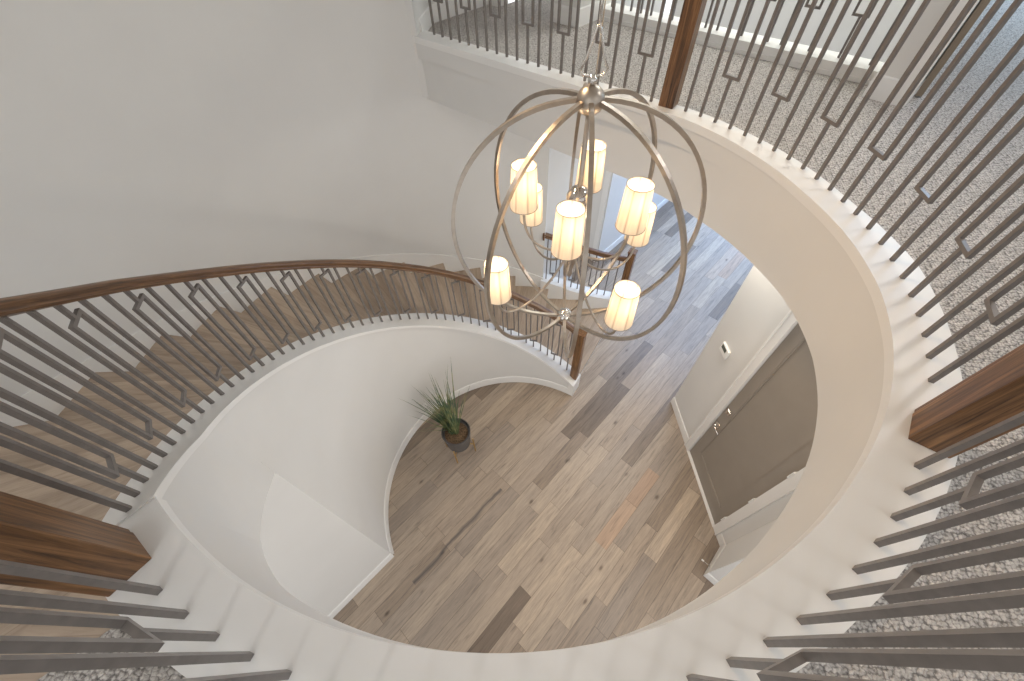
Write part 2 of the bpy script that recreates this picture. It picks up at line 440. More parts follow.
# entry wall on the other side of the foyer with the door
ea = Vector((2.235, 2.72)); eb = Vector((2.30, 0.84)); ed = (eb - ea).normalized(); en = Vector((-ed.y, ed.x))   # en points away from the room
if en.x < 0: en = -en
S0, S1 = 0.735, 1.655          # door opening along the wall
DH = 2.95
bm = bmesh.new()
def wq(s, d): p = ea + ed*s + en*d; return (p.x, p.y)
prism(bm, [wq(0, 0), wq(S0, 0), wq(S0, 0.14), wq(0, 0.14)], 0, 3.42)
obj('wall_entry', bm, M_WALL, kind='structure')
bm = bmesh.new(); prism(bm, [wq(S1, 0), wq((eb-ea).length, 0), wq((eb-ea).length, 0.14), wq(S1, 0.14)], 0, 3.42)
obj('wall_entry_end', bm, M_WALL, kind='structure')
bm = bmesh.new(); prism(bm, [wq(S0, 0), wq(S1, 0), wq(S1, 0.14), wq(S0, 0.14)], DH, 3.42)
obj('wall_entry_head', bm, M_WALL, kind='structure')
ec = Vector((2.02, 0.577)); d2 = (ec - eb).normalized(); n2 = Vector((0.705, -0.709))
wall_line('wall_jog', eb, d2, n2, (ec-eb).length, 0, 3.42, 0.12)
d3 = Vector((0.69, -0.724)); wall_line('wall_jog_return', ec + d3*0.0, d3, Vector((0.724, 0.69)), 2.4, 0, 3.42, 0.10)
# hall wall that turns away behind the entry wall corner
h0 = ea + en*0.0; wall_line('wall_hall_far', ea + Vector((0.02, 0.0)), Vector((0.74, 0.672)), Vector((0.672, -0.74)), 6.5, 0, 3.42, 0.12)
baseboard('baseboard_entry', [(wq(0, 0)[0], wq(0, 0)[1], 0), (wq(S0-0.105, 0)[0], wq(S0-0.105, 0)[1], 0)], flip=False)
baseboard('baseboard_jog', [(wq(S1+0.105, 0)[0], wq(S1+0.105, 0)[1], 0), (eb.x, eb.y, 0), (ec.x, ec.y, 0), (ec.x+d3.x*2.2, ec.y+d3.y*2.2, 0)], flip=False)

# door casing
WM = Matrix(((ed.x, en.x, 0, ea.x), (ed.y, en.y, 0, ea.y), (0, 0, 1, 0), (0, 0, 0, 1)))   # local: x along wall, y into the wall, z up
bm = bmesh.new()
for a, b in ((S0-0.10, S0), (S1, S1+0.10)):
    box(bm, a, b, -0.018, 0.0, 0, DH+0.10, WM)
box(bm, S0, S1, -0.018, 0.0, DH, DH+0.10, WM)
for a, b in ((S0-0.10, S0-0.082), (S1+0.082, S1+0.10)): box(bm, a, b, -0.026, -0.018, 0, DH+0.10, WM)
obj('trim_1', bm, M_TRIM, kind='structure')
# door slab with one long recessed panel
door = bpy.data.objects.new('door_1', None); COL.objects.link(door); door['kind'] = 'structure'
bm = bmesh.new()
y0, y1 = 0.012, 0.055; st = 0.125
box(bm, S0+0.004, S0+st, y0, y1, 0.008, DH-0.004, WM); box(bm, S1-st, S1-0.004, y0, y1, 0.008, DH-0.004, WM)
box(bm, S0+st, S1-st, y0, y1, 0.008, 0.27, WM); box(bm, S0+st, S1-st, y0, y1, DH-0.15, DH-0.004, WM)
box(bm, S0+st, S1-st, y0+0.012, y1-0.012, 0.27, DH-0.15, WM)
obj('door_slab', bm, M_DOOR, door, kind='structure')
bm = bmesh.new()
for a, b, c, d in ((S0+st, S0+st+0.014, 0.27, DH-0.15), (S1-st-0.014, S1-st, 0.27, DH-0.15), (S0+st+0.014, S1-st-0.014, 0.27, 0.284), (S0+st+0.014, S1-st-0.014, DH-0.164, DH-0.15)):
    box(bm, a, b, y0+0.003, y0+0.013, c, d, WM)
obj('panel_molding', bm, M_DOOR, door, kind='structure')
bm = bmesh.new(); box(bm, S0-0.01, S1+0.01, -0.022, 0.10, 0.0, 0.012, WM)
obj('door_sill', bm, M_TRIM, door, kind='structure')
def lever():
    bm = bmesh.new()
    box(bm, S0+0.035, S0+0.095, y0-0.010, y0, 0.90, 0.965, WM, 0.003)
    tube(bm, [WM @ Vector((S0+0.065, y0-0.008, 0.934)), WM @ Vector((S0+0.065, y0-0.050, 0.934))], 0.010)
    tube(bm, [WM @ Vector((S0+0.058, y0-0.048, 0.934)), WM @ Vector((S0+0.10, y0-0.050, 0.934)), WM @ Vector((S0+0.18, y0-0.046, 0.932))], 0.009)
    return bm
obj('handle', lever(), M_CHROME, door, smooth=True, label='polished nickel door lever')
bm = bmesh.new(); box(bm, S0+0.035, S0+0.097, y0-0.012, y0, 1.200, 1.262, WM, 0.003)
box(bm, S0+0.060, S0+0.072, y0-0.034, y0-0.012, 1.212, 1.250, WM, 0.002)
obj('deadbolt', bm, M_CHROME, door, label='square nickel deadbolt thumb turn')
for z in (0.34, 1.04, 1.78, 2.44):
    bm = bmesh.new(); box(bm, S1-0.012, S1+0.006, -0.024, y0, z-0.05, z+0.05, WM)
    p0 = WM @ Vector((S1-0.003, -0.026, z-0.052)); p1 = WM @ Vector((S1-0.003, -0.026, z+0.052)); tube(bm, [p0, p1], 0.007)
    obj('hinge', bm, M_PLATE, door)

# hall side wall (grid line v = -2.86) with a cased opening beside the stair foot
def guv_box(name, u0, u1, v0, v1, z0, z1, mat=None, kind='structure', parent=None):
    bm = bmesh.new(); prism(bm, [G(u0, v0), G(u1, v0), G(u1, v1), G(u0, v1)], z0, z1)
    return obj(name, bm, mat or M_WALL, parent, kind=kind)
guv_box('wall_hall', 3.50, 4.40, -3.00, -2.86, 0, 3.42)
guv_box('wall_hall_end', 5.16, 11.0, -3.00, -2.86, 0, 3.42)
guv_box('wall_side_room', 5.16, 5.28, -4.6, -3.00, 0, 3.42)
bm = bmesh.new()
for a, b in ((5.135, 5.16),):
    prism(bm, [G(a, -2.885), G(b, -2.885), G(b, -2.975), G(a, -2.975)], 0, 3.3)
obj('trim_2', bm, M_TRIM, kind='structure')
a, b = G(5.16, -2.86), G(10.5, -2.86)
baseboard('baseboard_hall', [(a[0], a[1], 0), (b[0], b[1], 0)], flip=False)

# ------------------------------------------------------------------ big round outer wall
R_OUT = 2.92
def rout(t):
    return R_OUT if t < 172 else min(R_OUT / math.cos(rad(t - 172)), 4.2)
rows = [(P(t, rout(t)), P(t, rout(t) + 0.14), 3.42, 3.42, 0.0) for t in [79.0 + 1.5*k for k in range(93)]]
bm = bmesh.new(); strip(bm, rows); auto_smooth(obj('wall_outer', bm, M_WALL, kind='structure'))
rows = [(P(t, rout(t)), P(t, rout(t) + 0.14), Z_CEIL, Z_CEIL, 3.42) for t in [103.6 + 1.5*k for k in range(77)]]
bm = bmesh.new(); strip(bm, rows); auto_smooth(obj('wall_outer_upper', bm, M_WALL, kind='structure'))

# ------------------------------------------------------------------ staircase
stairs = thing('staircase', 'curved oak staircase winding down along the round white wall', 'staircase', (P(57.3, 2.3)[0], P(57.3, 2.3)[1], 0))
SL = stairs.location.copy()
def child_world(o, root):                     # keep world placement of a child mesh built in world coordinates
    o.location = o.location - root.location
    return o
DT = 10.15
T1 = 57.3; RISE = 0.2171
def rtread(t): return lerp_table([(50, 3.36), (57, 3.30), (68, 3.04), (80, 2.93), (300, 2.93)], t) if t < 172 else rout(t) + 0.01
# treads are built in a local frame whose x axis is the nosing, so that the grain runs along each tread
for k in range(1, 18):
    tn = T1 + (k - 1) * DT; z = k * RISE
    bm = bmesh.new()
    M = Matrix.Rotation(rad(tn), 4, 'Z')
    nseg = 5
    top = []; 
    ins = [(1.735, tn + (DT + 1.2) * i / nseg) for i in range(nseg + 1)]
    outs = [(rtread(tn + (DT + 1.2) * i / nseg), tn + (DT + 1.2) * i / nseg) for i in range(nseg + 1)]
    poly = [(r*math.cos(rad(a - tn)), r*math.sin(rad(a - tn))) for r, a in ins] + [(r*math.cos(rad(a - tn)), r*math.sin(rad(a - tn))) for r, a in reversed(outs)]
    # nosing overhang of 25 mm
    poly[0] = (poly[0][0], -0.025); poly[-1] = (poly[-1][0], -0.025)
    prism(bm, poly, z - 0.038, z)
    o = obj('tread', bm, M_TREAD, stairs)
    o.rotation_euler = (0, 0, rad(tn)); o.location = Vector((OX, OY, 0)) - SL
    bm = bmesh.new()
    r0, r1 = 1.735, rtread(tn)
    box(bm, r0, r1, 0.0, 0.018, z - RISE, z - 0.038)
    o = obj('riser', bm, M_TRIM, stairs)
    o.rotation_euler = (0, 0, rad(tn)); o.location = Vector((OX, OY, 0)) - SL
# top riser up to the landing
tn = T1 + 17*DT
bm = bmesh.new(); box(bm, 1.735, rout(tn), 0.0, 0.018, 17*RISE, Z_UP - 0.038)
o = obj('riser', bm, M_TRIM, stairs); o.rotation_euler = (0, 0, rad(tn)); o.location = Vector((OX, OY, 0)) - SL
# inner stringer: cap board and face trim
angs = [55.4 + 1.35*k for k in range(200) if 55.4 + 1.35*k < 228.2] + [228.4]
bm = bmesh.new(); strip(bm, [(P(t, rcap(t)), P(t, 1.765), cap(t), cap(t), cap(t) - 0.035) for t in angs])
child_world(auto_smooth(obj('stringer_cap', bm, M_TRIM, stairs)), stairs)
bm = bmesh.new(); strip(bm, [(P(t, rcap(t) + lerp_table([(206, 0.031), (228, 0.006)], t)), P(t, rcap(t) + 0.04), cap(t) - 0.034, cap(t) - 0.034, max(0.0, cap(t) - 0.23)) for t in angs])
child_world(auto_smooth(obj('stringer_face', bm, M_WALL, stairs)), stairs)
# end block under the foot newel
bm = bmesh.new(); strip(bm, [(P(t, 1.56), P(t, 1.76), cap(t) - 0.034, cap(t) - 0.034, 0.0) for t in (55.4, 56.2, 57.4, 58.4)])
child_world(auto_smooth(obj('stringer_end', bm, M_TRIM, stairs)), stairs)
# outer skirt board along the wall
bm = bmesh.new(); strip(bm, [(P(t, rout(t) - 0.016), P(t, rout(t) + 0.003), cap(t) + 0.05, cap(t) + 0.05, max(0, cap(t) - 0.45)) for t in [79 + 1.5*k for k in range(110) if 79 + 1.5*k < 231]])
child_world(auto_smooth(obj('skirt_board', bm, M_TRIM, stairs)), stairs)
# outer stringer below the short railing
def rflare(t): return lerp_table([(55, 3.40), (58, 3.33), (64, 3.14), (70, 3.02), (79.5, 2.945)], t)
angf = [56.2 + (79.6-56.2)*k/20 for k in range(21)]
bm = bmesh.new(); strip(bm, [(P(t, rflare(t) - 0.08), P(t, rflare(t) + 0.10), cap(t) + 0.02, cap(t) + 0.02, 0.0) for t in angf])
child_world(auto_smooth(obj('outer_stringer', bm, M_TRIM, stairs)), stairs)

# soffit of the upper flight (closes the underside)
bm = bmesh.new(); strip(bm, [(P(t, 1.74), P(t, rout(t) + 0.02), sof(t) + 0.01, sof(t) + 0.01, sof(t) - 0.02) for t in [206 + 2*k for k in range(14)]])
obj('wall_soffit', bm, M_WALL, kind='structure')

# ------------------------------------------------------------------ balusters and rails
BS = 0.0079           # half thickness of a baluster bar
def baluster_bm(z0, z1, loop=None, half=0.0425):
    """upright square bar; loop=(zb, zt) opens it into a rectangle. local x is along the railing"""
    bm = bmesh.new()
    if loop is None:
        box(bm, -BS, BS, -BS, BS, z0, z1)
    else:
        zb, zt = loop
        box(bm, -BS, BS, -BS, BS, z0, zb)
        box(bm, -half - BS, half + BS, -BS, BS, zb, zb + 2*BS)
        box(bm, -half - BS, -half + BS, -BS, BS, zb + 2*BS, zt - 2*BS)
        box(bm, half - BS, half + BS, -BS, BS, zb + 2*BS, zt - 2*BS)
        box(bm, -half - BS, half + BS, -BS, BS, zt - 2*BS, zt)
        if z1 > zt: box(bm, -BS, BS, -BS, BS, zt, z1)
    return bm
def add_baluster(root, x, y, ang, z0, z1, loop=None, half=0.0425):
    bm = baluster_bm(0, z1 - z0, None if loop is None else (loop[0] - z0, loop[1] - z0), half)
    o = obj('baluster', bm, M_IRON, root, label='iron baluster with a rectangular loop' if loop else None)
    o.location = Vector((x, y, z0)) - root.location; o.rotation_euler = (0, 0, ang)
    return o

RAIL_PROF = [(-0.030, 0.0), (0.030, 0.0), (0.033, 0.012), (0.026, 0.020), (0.026, 0.027), (0.034, 0.038), (0.033, 0.055), (0.022, 0.066), (0.0, 0.070), (-0.022, 0.066), (-0.033, 0.055), (-0.034, 0.038), (-0.026, 0.027), (-0.026, 0.020), (-0.033, 0.012)]

# --- railing of the curved stair
RB = 1.665
HR = [(55, 0.87), (62, 0.87), (70, 0.83), (80, 0.785), (100, 0.74), (126, 0.735), (154, 0.765), (175, 0.80), (190, 0.825), (205, 0.828), (228, 0.828)]
def hrail(t): return lerp_table(HR, t)
foot = P(57.6, 1.675)
rail1 = thing('stair_railing', 'dark oak handrail on iron balusters along the inner edge of the curved stair', 'railing', (foot[0], foot[1], 0.33))
NB = 50
for i in range(NB):
    t = 226.6 - (226.6 - 61.6) * i / (NB - 1)
    z0 = cap(t) - 0.002; z1 = cap(t) + hrail(t) + 0.012
    k = hrail(t) / 0.84
    loop = None
    if i >= 2 and (i - 2) % 3 == 0 and i < 48:
        loop = (cap(t) + (0.125 + 0.02 * min(1, max(0, (t - 150) / 50))) * (0.9 + 0.1*k), cap(t) + (0.772 if t > 75 else 0.765) * k)
    p = P(t, RB)
    add_baluster(rail1, p[0], p[1], rad(t + 90), z0, z1, loop)
pts = [P(t, RB, cap(t) + hrail(t)) for t in [228.5 - 1.2*k for k in range(142)] if t > 58.2] + [P(58.2, RB, cap(58.2) + hrail(58.2))]
bm = bmesh.new(); sweep(bm, pts, RAIL_PROF)
child_world(auto_smooth(obj('handrail', bm, M_RAIL, rail1), 50), rail1)
def newel(root, x, y, ang, z0, z1, w=0.055, strip_side=0, capped=True):
    bm = bmesh.new()
    box(bm, -w, w, -w, w, 0, z1 - z0, None, 0.004)
    if strip_side:
        s = strip_side
        box(bm, min(s*w, s*(w+0.02)), max(s*w, s*(w+0.02)), -0.03, w - 0.004, 0, z1 - z0, None, 0.003)
    o = obj('newel_post', bm, M_NEWEL, root)
    o.location = Vector((x, y, z0)) - root.location; o.rotation_euler = (0, 0, ang)
    if capped:
        bm = bmesh.new(); box(bm, -w-0.008, w+0.008, -w-0.008, w+0.008, z1 - z0, z1 - z0 + 0.03, None, 0.006)
        c = obj('post_cap', bm, M_NEWEL, o)
    return o
newel(rail1, foot[0], foot[1], rad(57.6), cap(57.6) - 0.02, 1.30, w=0.048)

# --- short outer railing at the stair foot
pf = P(57.4, 3.36)
rail2 = thing('stair_railing', 'short dark oak railing at the stair foot, fixed to the hall wall', 'railing', (pf[0], pf[1], 0.33))
for i in range(11):
    t = 78.2 - i * 1.85
    p = P(t, rflare(t)); z0 = cap(t) + 0.018; z1 = cap(t) + 0.80
    loop = (cap(t) + 0.16, cap(t) + 0.68) if i in (1, 4, 7) else None
    add_baluster(rail2, p[0], p[1], rad(t + 96), z0, z1, loop)
pts = [P(t, rflare(t), cap(t) + 0.79) for t in [79.2 - 1.1*k for k in range(20)]] + [P(57.9, rflare(57.9), cap(57.9) + 0.80)]
bm = bmesh.new(); sweep(bm, pts, RAIL_PROF)
child_world(auto_smooth(obj('handrail', bm, M_RAIL, rail2), 50), rail2)
newel(rail2, pf[0], pf[1], rad(57), cap(57) + 0.015, 1.30, w=0.05)
pw = P(79.3, rflare(79.3)); bm = bmesh.new(); box(bm, -0.012, 0.012, -0.055, 0.055, -0.055, 0.055, None, 0.004)
o = obj('wall_rosette', bm, M_NEWEL, rail2); o.location = Vector((pw[0], pw[1], cap(79) + 0.825)) - rail2.location; o.rotation_euler = (0, 0, rad(-15))

# --- gallery kerb, fascia and railing
def ring_pts(r_arc, line_end, t0=228.0, t1=404.0, step=2.0):
    a = []
    t = t0
    while t < t1: a.append(P(t, r_arc)); t += step
    a.append(P(t1, r_arc))
    n = 14
    for k in range(1, n+1):
        a.append((a_end(a, r_arc, t1)[0] + (line_end[0] - a_end(a, r_arc, t1)[0]) * k / n, a_end(a, r_arc, t1)[1] + (line_end[1] - a_end(a, r_arc, t1)[1]) * k / n))
    return a
def a_end(a, r, t1): return P(t1, r)
T_END = 404.0
E_IN = (-0.87, 4.485); E_OUT = (-0.77, 4.62)
def ring_r(t, kind):
    return {'in': lerp_table([(228, 1.586), (247, 1.590), (262, 1.592), (282, 1.602), (300, 1.604), (312, 1.612), (325, 1.630), (334, 1.638), (344, 1.639), (355, 1.625), (368, 1.600), (380, 1.596), (390, 1.600), (404, 1.612)], t), 'out': lerp_table([(228, 1.79), (300, 1.79), (330, 1.84), (350, 1.845), (365, 1.78), (390, 1.76), (404, 1.76)], t)}[kind]
angr = [228.2 + (T_END - 228.2) * k / 88 for k in range(89)]
inn = [P(t, ring_r(t, 'in')) for t in angr]; out = [P(t, ring_r(t, 'out')) for t in angr]
NL = 12
i0, o0 = inn[-1], out[-1]
for k in range(1, NL+1):
    inn.append((i0[0] + (E_IN[0]-i0[0])*k/NL, i0[1] + (E_IN[1]-i0[1])*k/NL)); out.append((o0[0] + (E_OUT[0]-o0[0])*k/NL, o0[1] + (E_OUT[1]-o0[1])*k/NL))
def toward(a, b, d):
    v = Vector((b[0]-a[0], b[1]-a[1])); v.normalize(); return (a[0] + v.x*d, a[1] + v.y*d)
zb = [sof(t) for t in angr] + [3.40 + 0.02*k/NL for k in range(1, NL+1)]
bm = bmesh.new(); strip(bm, [(a, b, Z_CURB, Z_CURB, Z_CURB - 0.05) for a, b in zip(inn, out)])
auto_smooth(obj('trim_gallery_curb', bm, M_TRIM, kind='structure'))
tall = angr + [420 + 3*k for k in range(NL)]
off = [lerp_table([(228, 0.0075), (385, 0.0075), (412, 0.028)], t) for t in tall]
bm = bmesh.new(); strip(bm, [(toward(a, b, 0.006), toward(a, b, 0.035), Z_CURB-0.05, Z_CURB-0.05, Z_CURB-0.175) for a, b in zip(inn, out)])
auto_smooth(obj('trim_gallery_face', bm, M_WALL, kind='structure'))
bm = bmesh.new(); strip(bm, [(toward(a, b, d), toward(a, b, 0.15), Z_CURB-0.05, Z_CURB-0.05, z) for a, b, z, d in zip(inn, out, zb, off)])
auto_smooth(obj('wall_gallery_fascia', bm, M_WALL, kind='structure'))

base0 = P(320.5, 1.735)
rail3 = thing('gallery_railing', 'upstairs railing of iron balusters and square oak posts on the round white kerb', 'railing', (base0[0], base0[1], Z_CURB))
Z_RAIL = 4.88
def loop_for(i): return (Z_CURB + 0.245, Z_CURB + 0.87)
def gal(t=None, xy=None, ang=0, lp=False):
    x, y = P(t, lerp_table([(228, 1.708), (250, 1.70), (285, 1.714), (300, 1.725), (318, 1.735), (330, 1.745), (350, 1.748), (360, 1.742), (375, 1.735), (390, 1.715), (404, 1.712)], t)) if xy is None else xy
    add_baluster(rail3, x, y, ang if xy else rad(t + 90), Z_CURB - 0.002, Z_RAIL + 0.01, (Z_CURB + 0.245, Z_CURB + 0.87) if lp else None, 0.047)
# section from the big post round to the landing post (angles read off the kerb)
NBb = 22
for i in range(NBb):
    gal(lerp_table([(0, 403.5), (4, 389.1), (8, 375.2), (12, 361.4), (16, 347.0), (20, 333.0), (21, 329.3)], i), lp=(i % 3 == 2))
ta, tb = 317.0, 237.3; n = 23
for i in range(n):
    gal(lerp_table([(0, 317.0), (3, 306.6), (6, 295.6), (9, 284.8), (18, 252.2), (22, 237.3)], i), lp=(i % 3 == 2))
a0, a1 = Vector((1.005, 2.925)), Vector((-0.588, 4.414))
angl = math.atan2((a1-a0).y, (a1-a0).x)
for i in range(21):
    p = a0 + (a1 - a0) * i / 20
    gal(xy=(p.x, p.y), ang=angl, lp=(i % 3 == 1))
nA = P(321.6, 1.75); nB = P(232.2, 1.727); nC = (1.105, 2.865)
newel(rail3, nA[0], nA[1], rad(321.6+90), Z_CURB - 0.001, 5.05, w=0.056, strip_side=1)
newel(rail3, nB[0], nB[1], rad(232.2+90), Z_CURB - 0.001, 5.05, w=0.058, strip_side=-1)
newel(rail3, nC[0], nC[1], rad(-38), Z_CURB - 0.001, 5.05, w=0.05)
pts = [P(t, 1.72, Z_RAIL) for t in [230 + 2*k for k in range(87)]] + [(a0.x, a0.y, Z_RAIL)] + [(a0.x + (a1.x-a0.x)*k/6, a0.y + (a1.y-a0.y)*k/6, Z_RAIL) for k in range(1, 7)] + [(-0.70, 4.52, Z_RAIL)]
bm = bmesh.new(); sweep(bm, pts, RAIL_PROF)
child_world(auto_smooth(obj('handrail', bm, M_RAIL, rail3), 50), rail3)

# ------------------------------------------------------------------ upper floor
def flat(name, poly, z, mat, th=0.05, kind='structure'):
    from mathutils.geometry import tessellate_polygon
    bm = bmesh.new()
    vs = [bm.verts.new((p[0], p[1], z)) for p in poly]
    es = []
    for tri in tessellate_polygon([[Vector((p[0], p[1], 0)) for p in poly]]):
        bm.faces.new([vs[i] for i in tri])
    r = bmesh.ops.extrude_face_region(bm, geom=bm.faces[:])
    for v in r['geom']:
        if isinstance(v, bmesh.types.BMVert): v.co.z -= th
    return obj(name, bm, mat, kind=kind)
outer_in = [toward(b, a, 0.02) for a, b in zip(inn, out)]
keep = [p for t, p in zip(angr + [500]*NL, outer_in) if t >= 234.2]
LB = (-3.1, -1.52)
# carpet: everything outside the kerb, bounded by the hall walls
car = keep + [(-0.72, 4.60), G(3.05, -3.92), G(3.76, -3.92), G(3.76, -3.76), G(9.4, -3.76), G(9.4, -3.0), G(3.76, -3.0), G(3.76, -2.74), G(4.09, -2.74), G(4.09, -0.33), G(3.88, -0.33), G(3.88, -0.08), G(9.5, -0.08), G(9.5, 2.9), (6.5, -3.0), (-3.1, -3.0), LB]
flat('floor_carpet', car, Z_UP, M_CARPET)
# oak landing at the head of the stair
land = [P(t, 1.77) for t in (229.9, 231, 232.4, 234, 236, 238)] + [P(238, 2.6), (-3.1, -2.4), LB, P(229.9, 4.1)]
lo = flat('floor_landing', land, Z_UP - 0.006, M_TREAD, 0.044)

# upper hall walls
guv_box('wall_corridor', 3.0, 3.88, -4.04, -3.92, Z_UP-0.3, Z_CEIL)
guv_box('wall_corridor_end', 3.76, 3.90, -4.04, -3.76, Z_UP-0.3, Z_CEIL)
guv_box('wall_block', 3.76, 5.4, -3.04, -2.74, Z_UP-0.3, Z_CEIL)
guv_box('wall_pillar', 3.86, 4.04, -0.33, -0.10, Z_UP-0.3, Z_CEIL)
guv_box('wall_void_side', 4.04, 6.2, -0.33, -0.20, 3.45, Z_CEIL)
guv_box('wall_void_back', 6.2, 6.32, -3.04, -0.20, 3.45, Z_CEIL)
guv_box('wall_void_front', 4.10, 4.26, -2.74, -0.33, 3.42, Z_UP-0.02)
guv_box('trim_void_curb', 4.08, 4.29, -2.74, -0.33, Z_UP - 0.04, Z_UP + 0.085, M_TRIM)
guv_box('trim_void_face', 4.068, 4.08, -2.74, -0.33, Z_UP - 0.04, Z_UP + 0.03, M_TRIM)
def gb(name, pl, flip): baseboard(name, [(*G(u, v), Z_UP) for u, v in pl], flip, h=1.0)
gb('baseboard_block', [(3.76, -3.04), (3.76, -2.74), (4.068, -2.74)], False)
gb('baseboard_corridor', [(3.0, -3.92), (3.76, -3.92), (3.76, -3.76)], False)
gb('baseboard_pillar', [(4.068, -0.33), (3.86, -0.33), (3.86, -0.17)], False)
# casing and the open door edge of the room opening
guv_box('trim_3', 3.842, 4.05, -0.17, -0.085, Z_UP, Z_UP + 2.2, M_TRIM)
bm = bmesh.new(); prism(bm, [G(4.06, -0.078), G(4.90, -0.088), G(4.90, -0.048), G(4.06, -0.038)], Z_UP + 0.012, Z_UP + 2.1)
d2o = obj('door_2', bm, M_DOOR2, kind='structure')
guv_box('wall_room', 3.86, 4.02, 0.85, 3.2, Z_UP-0.3, Z_CEIL)
guv_box('wall_room_side', 4.02, 9.5, -0.20, -0.09, Z_UP-0.3, Z_CEIL)
# end face of the big wall where the kerb meets it
bm = bmesh.new(); prism(bm, [(-0.737, 4.40), (-0.655, 4.90), (-0.86, 4.95), (-0.92, 4.42)], 3.44, Z_CEIL)
obj('wall_outer_end', bm, M_WALL, kind='structure')
baseboard('baseboard_outer_end', [(-0.722, 4.49, Z_UP), (-0.655, 4.90, Z_UP)], False)
guv_box('ceiling', -6.5, 10.5, -6.0, 6.5, Z_CEIL, Z_CEIL + 0.1, M_CEIL)

# far railing on the second opening
fb = G(4.18, -1.5)
rail4 = thing('gallery_railing', 'far straight iron railing on a white kerb beyond the carpeted hall', 'railing', (fb[0], fb[1], Z_UP + 0.085))
nf = 22; fang = math.atan2(-1, 1)
for i in range(nf):
    v = -2.66 + i * 0.106
    p = G(4.18, v)
    add_baluster(rail4, p[0], p[1], fang, Z_UP + 0.083, 4.90, (Z_UP + 0.33, Z_UP + 0.86) if i % 3 == 1 else None, 0.047)
bm = bmesh.new(); sweep(bm, [(*G(4.18, -2.74), 4.89), (*G(4.18, -0.33), 4.89)], RAIL_PROF)
child_world(auto_smooth(obj('handrail', bm, M_RAIL, rail4), 50), rail4)

# ------------------------------------------------------------------ chandelier
CX, CY = 0.303, 1.5
ch = thing('chandelier', 'nickel orb chandelier with eight lit white shades hanging in the stairwell', 'chandelier', (CX, CY, 3.39))
CL = ch.location.copy()
def cpart(name, bm, mat, parent=None, smooth=True, label=None):
    o = obj(name, bm, mat, parent or ch, smooth=smooth, label=label)
    return o
def lc(x, y, z): return (x, y, z - CL.z)
ZT, ZBOT = 4.575, 3.432
zm = (ZT + ZBOT) / 2; hb = (ZT - ZBOT) / 2; RA = 0.548
AZ0 = -96.0
sq = [(-0.008, -0.008), (0.008, -0.008), (0.008, 0.008), (-0.008, 0.008)]
for k, az in enumerate((-96, -51, -3, 40, 84, 130, 179, 224)):
    az = rad(az)
    pts = []
    for i in range(41):
        ph = PI * i / 40
        r = RA * (abs(math.sin(ph)) ** 0.92); z = zm + hb * math.cos(ph)
        pts.append(lc(r*math.cos(az), r*math.sin(az), z))
    bm = bmesh.new(); sweep(bm, pts, sq, plumb=False)
    cpart('orb_rib', bm, M_NICKEL, smooth=False)
bm = bmesh.new(); ball(bm, lc(0, 0, ZT - 0.005), 0.050); cpart('top_ball', bm, M_NICKEL)
bm = bmesh.new(); lathe(bm, [(0.006, 0), (0.014, 0.004), (0.017, 0.016), (0.012, 0.028), (0.004, 0.032)], 16, lc(0, 0, ZT + 0.043)); 
ring = [(0.028*math.cos(a), 0.0, ZT + 0.085 - CL.z + 0.02*math.sin(a)) for a in [2*PI*i/20 for i in range(20)]]
cpart('top_loop', bm, M_CHROME)
bm = bmesh.new(); ball(bm, lc(0, 0, ZBOT), 0.042); ball(bm, lc(0, 0, ZBOT - 0.042), 0.012); cpart('finial', bm, M_CHROME)
bm = bmesh.new(); tube(bm, [lc(0, 0, 3.74), lc(0, 0, ZT)], 0.010, 12); cpart('centre_rod', bm, M_NICKEL)
bm = bmesh.new(); ball(bm, lc(0, 0, 4.19), 0.052); cpart('chrome_globe', bm, M_GLASS)
HZ = 3.90
bm = bmesh.new(); lathe(bm, [(0.002, -0.16), (0.012, -0.155), (0.016, -0.14), (0.012, -0.12), (0.026, -0.06), (0.030, 0.0), (0.026, 0.05), (0.012, 0.08)], 20, lc(0, 0, HZ)); cpart('hub', bm, M_NICKEL)
# chain: an open shackle then links up to the ceiling canopy
bm = bmesh.new()
tube(bm, [lc(-0.035, 0, ZT+0.075), lc(-0.045, 0, ZT+0.09), lc(-0.03, 0, ZT+0.12), lc(-0.006, 0, ZT+0.20), lc(0, 0, ZT+0.215), lc(0.006, 0, ZT+0.20), lc(0.03, 0, ZT+0.12), lc(0.045, 0, ZT+0.09), lc(0.035, 0, ZT+0.075), lc(0.0, 0, ZT + 0.068)], 0.0045, 8, closed=True)
z = ZT + 0.208; i = 0
while z < Z_CEIL - 0.06:
    pts = []
    for j in range(16):
        a = 2*PI*j/16
        ex, ez = 0.012*math.cos(a), 0.050 + 0.050*math.sin(a)
        pts.append(lc(ex if i % 2 else 0.3*ex, 0.3*ex if i % 2 else ex, z + ez))
    tube(bm, pts, 0.0036, 6, closed=True); z += 0.091; i += 1
cpart('chain', bm, M_CHROME)
bm = bmesh.new(); lathe(bm, [(0.01, -0.06), (0.03, -0.05), (0.06, -0.02), (0.065, 0.0)], 24, lc(0, 0, Z_CEIL)); cpart('canopy', bm, M_NICKEL)
bm = bmesh.new(); tube(bm, [lc(0.01, 0.008, ZT + 0.05), lc(0.012, 0.01, ZT + 0.8), lc(0.01, 0.01, Z_CEIL - 0.03)], 0.002, 6); cpart('supply_cord', bm, M_NICKEL)

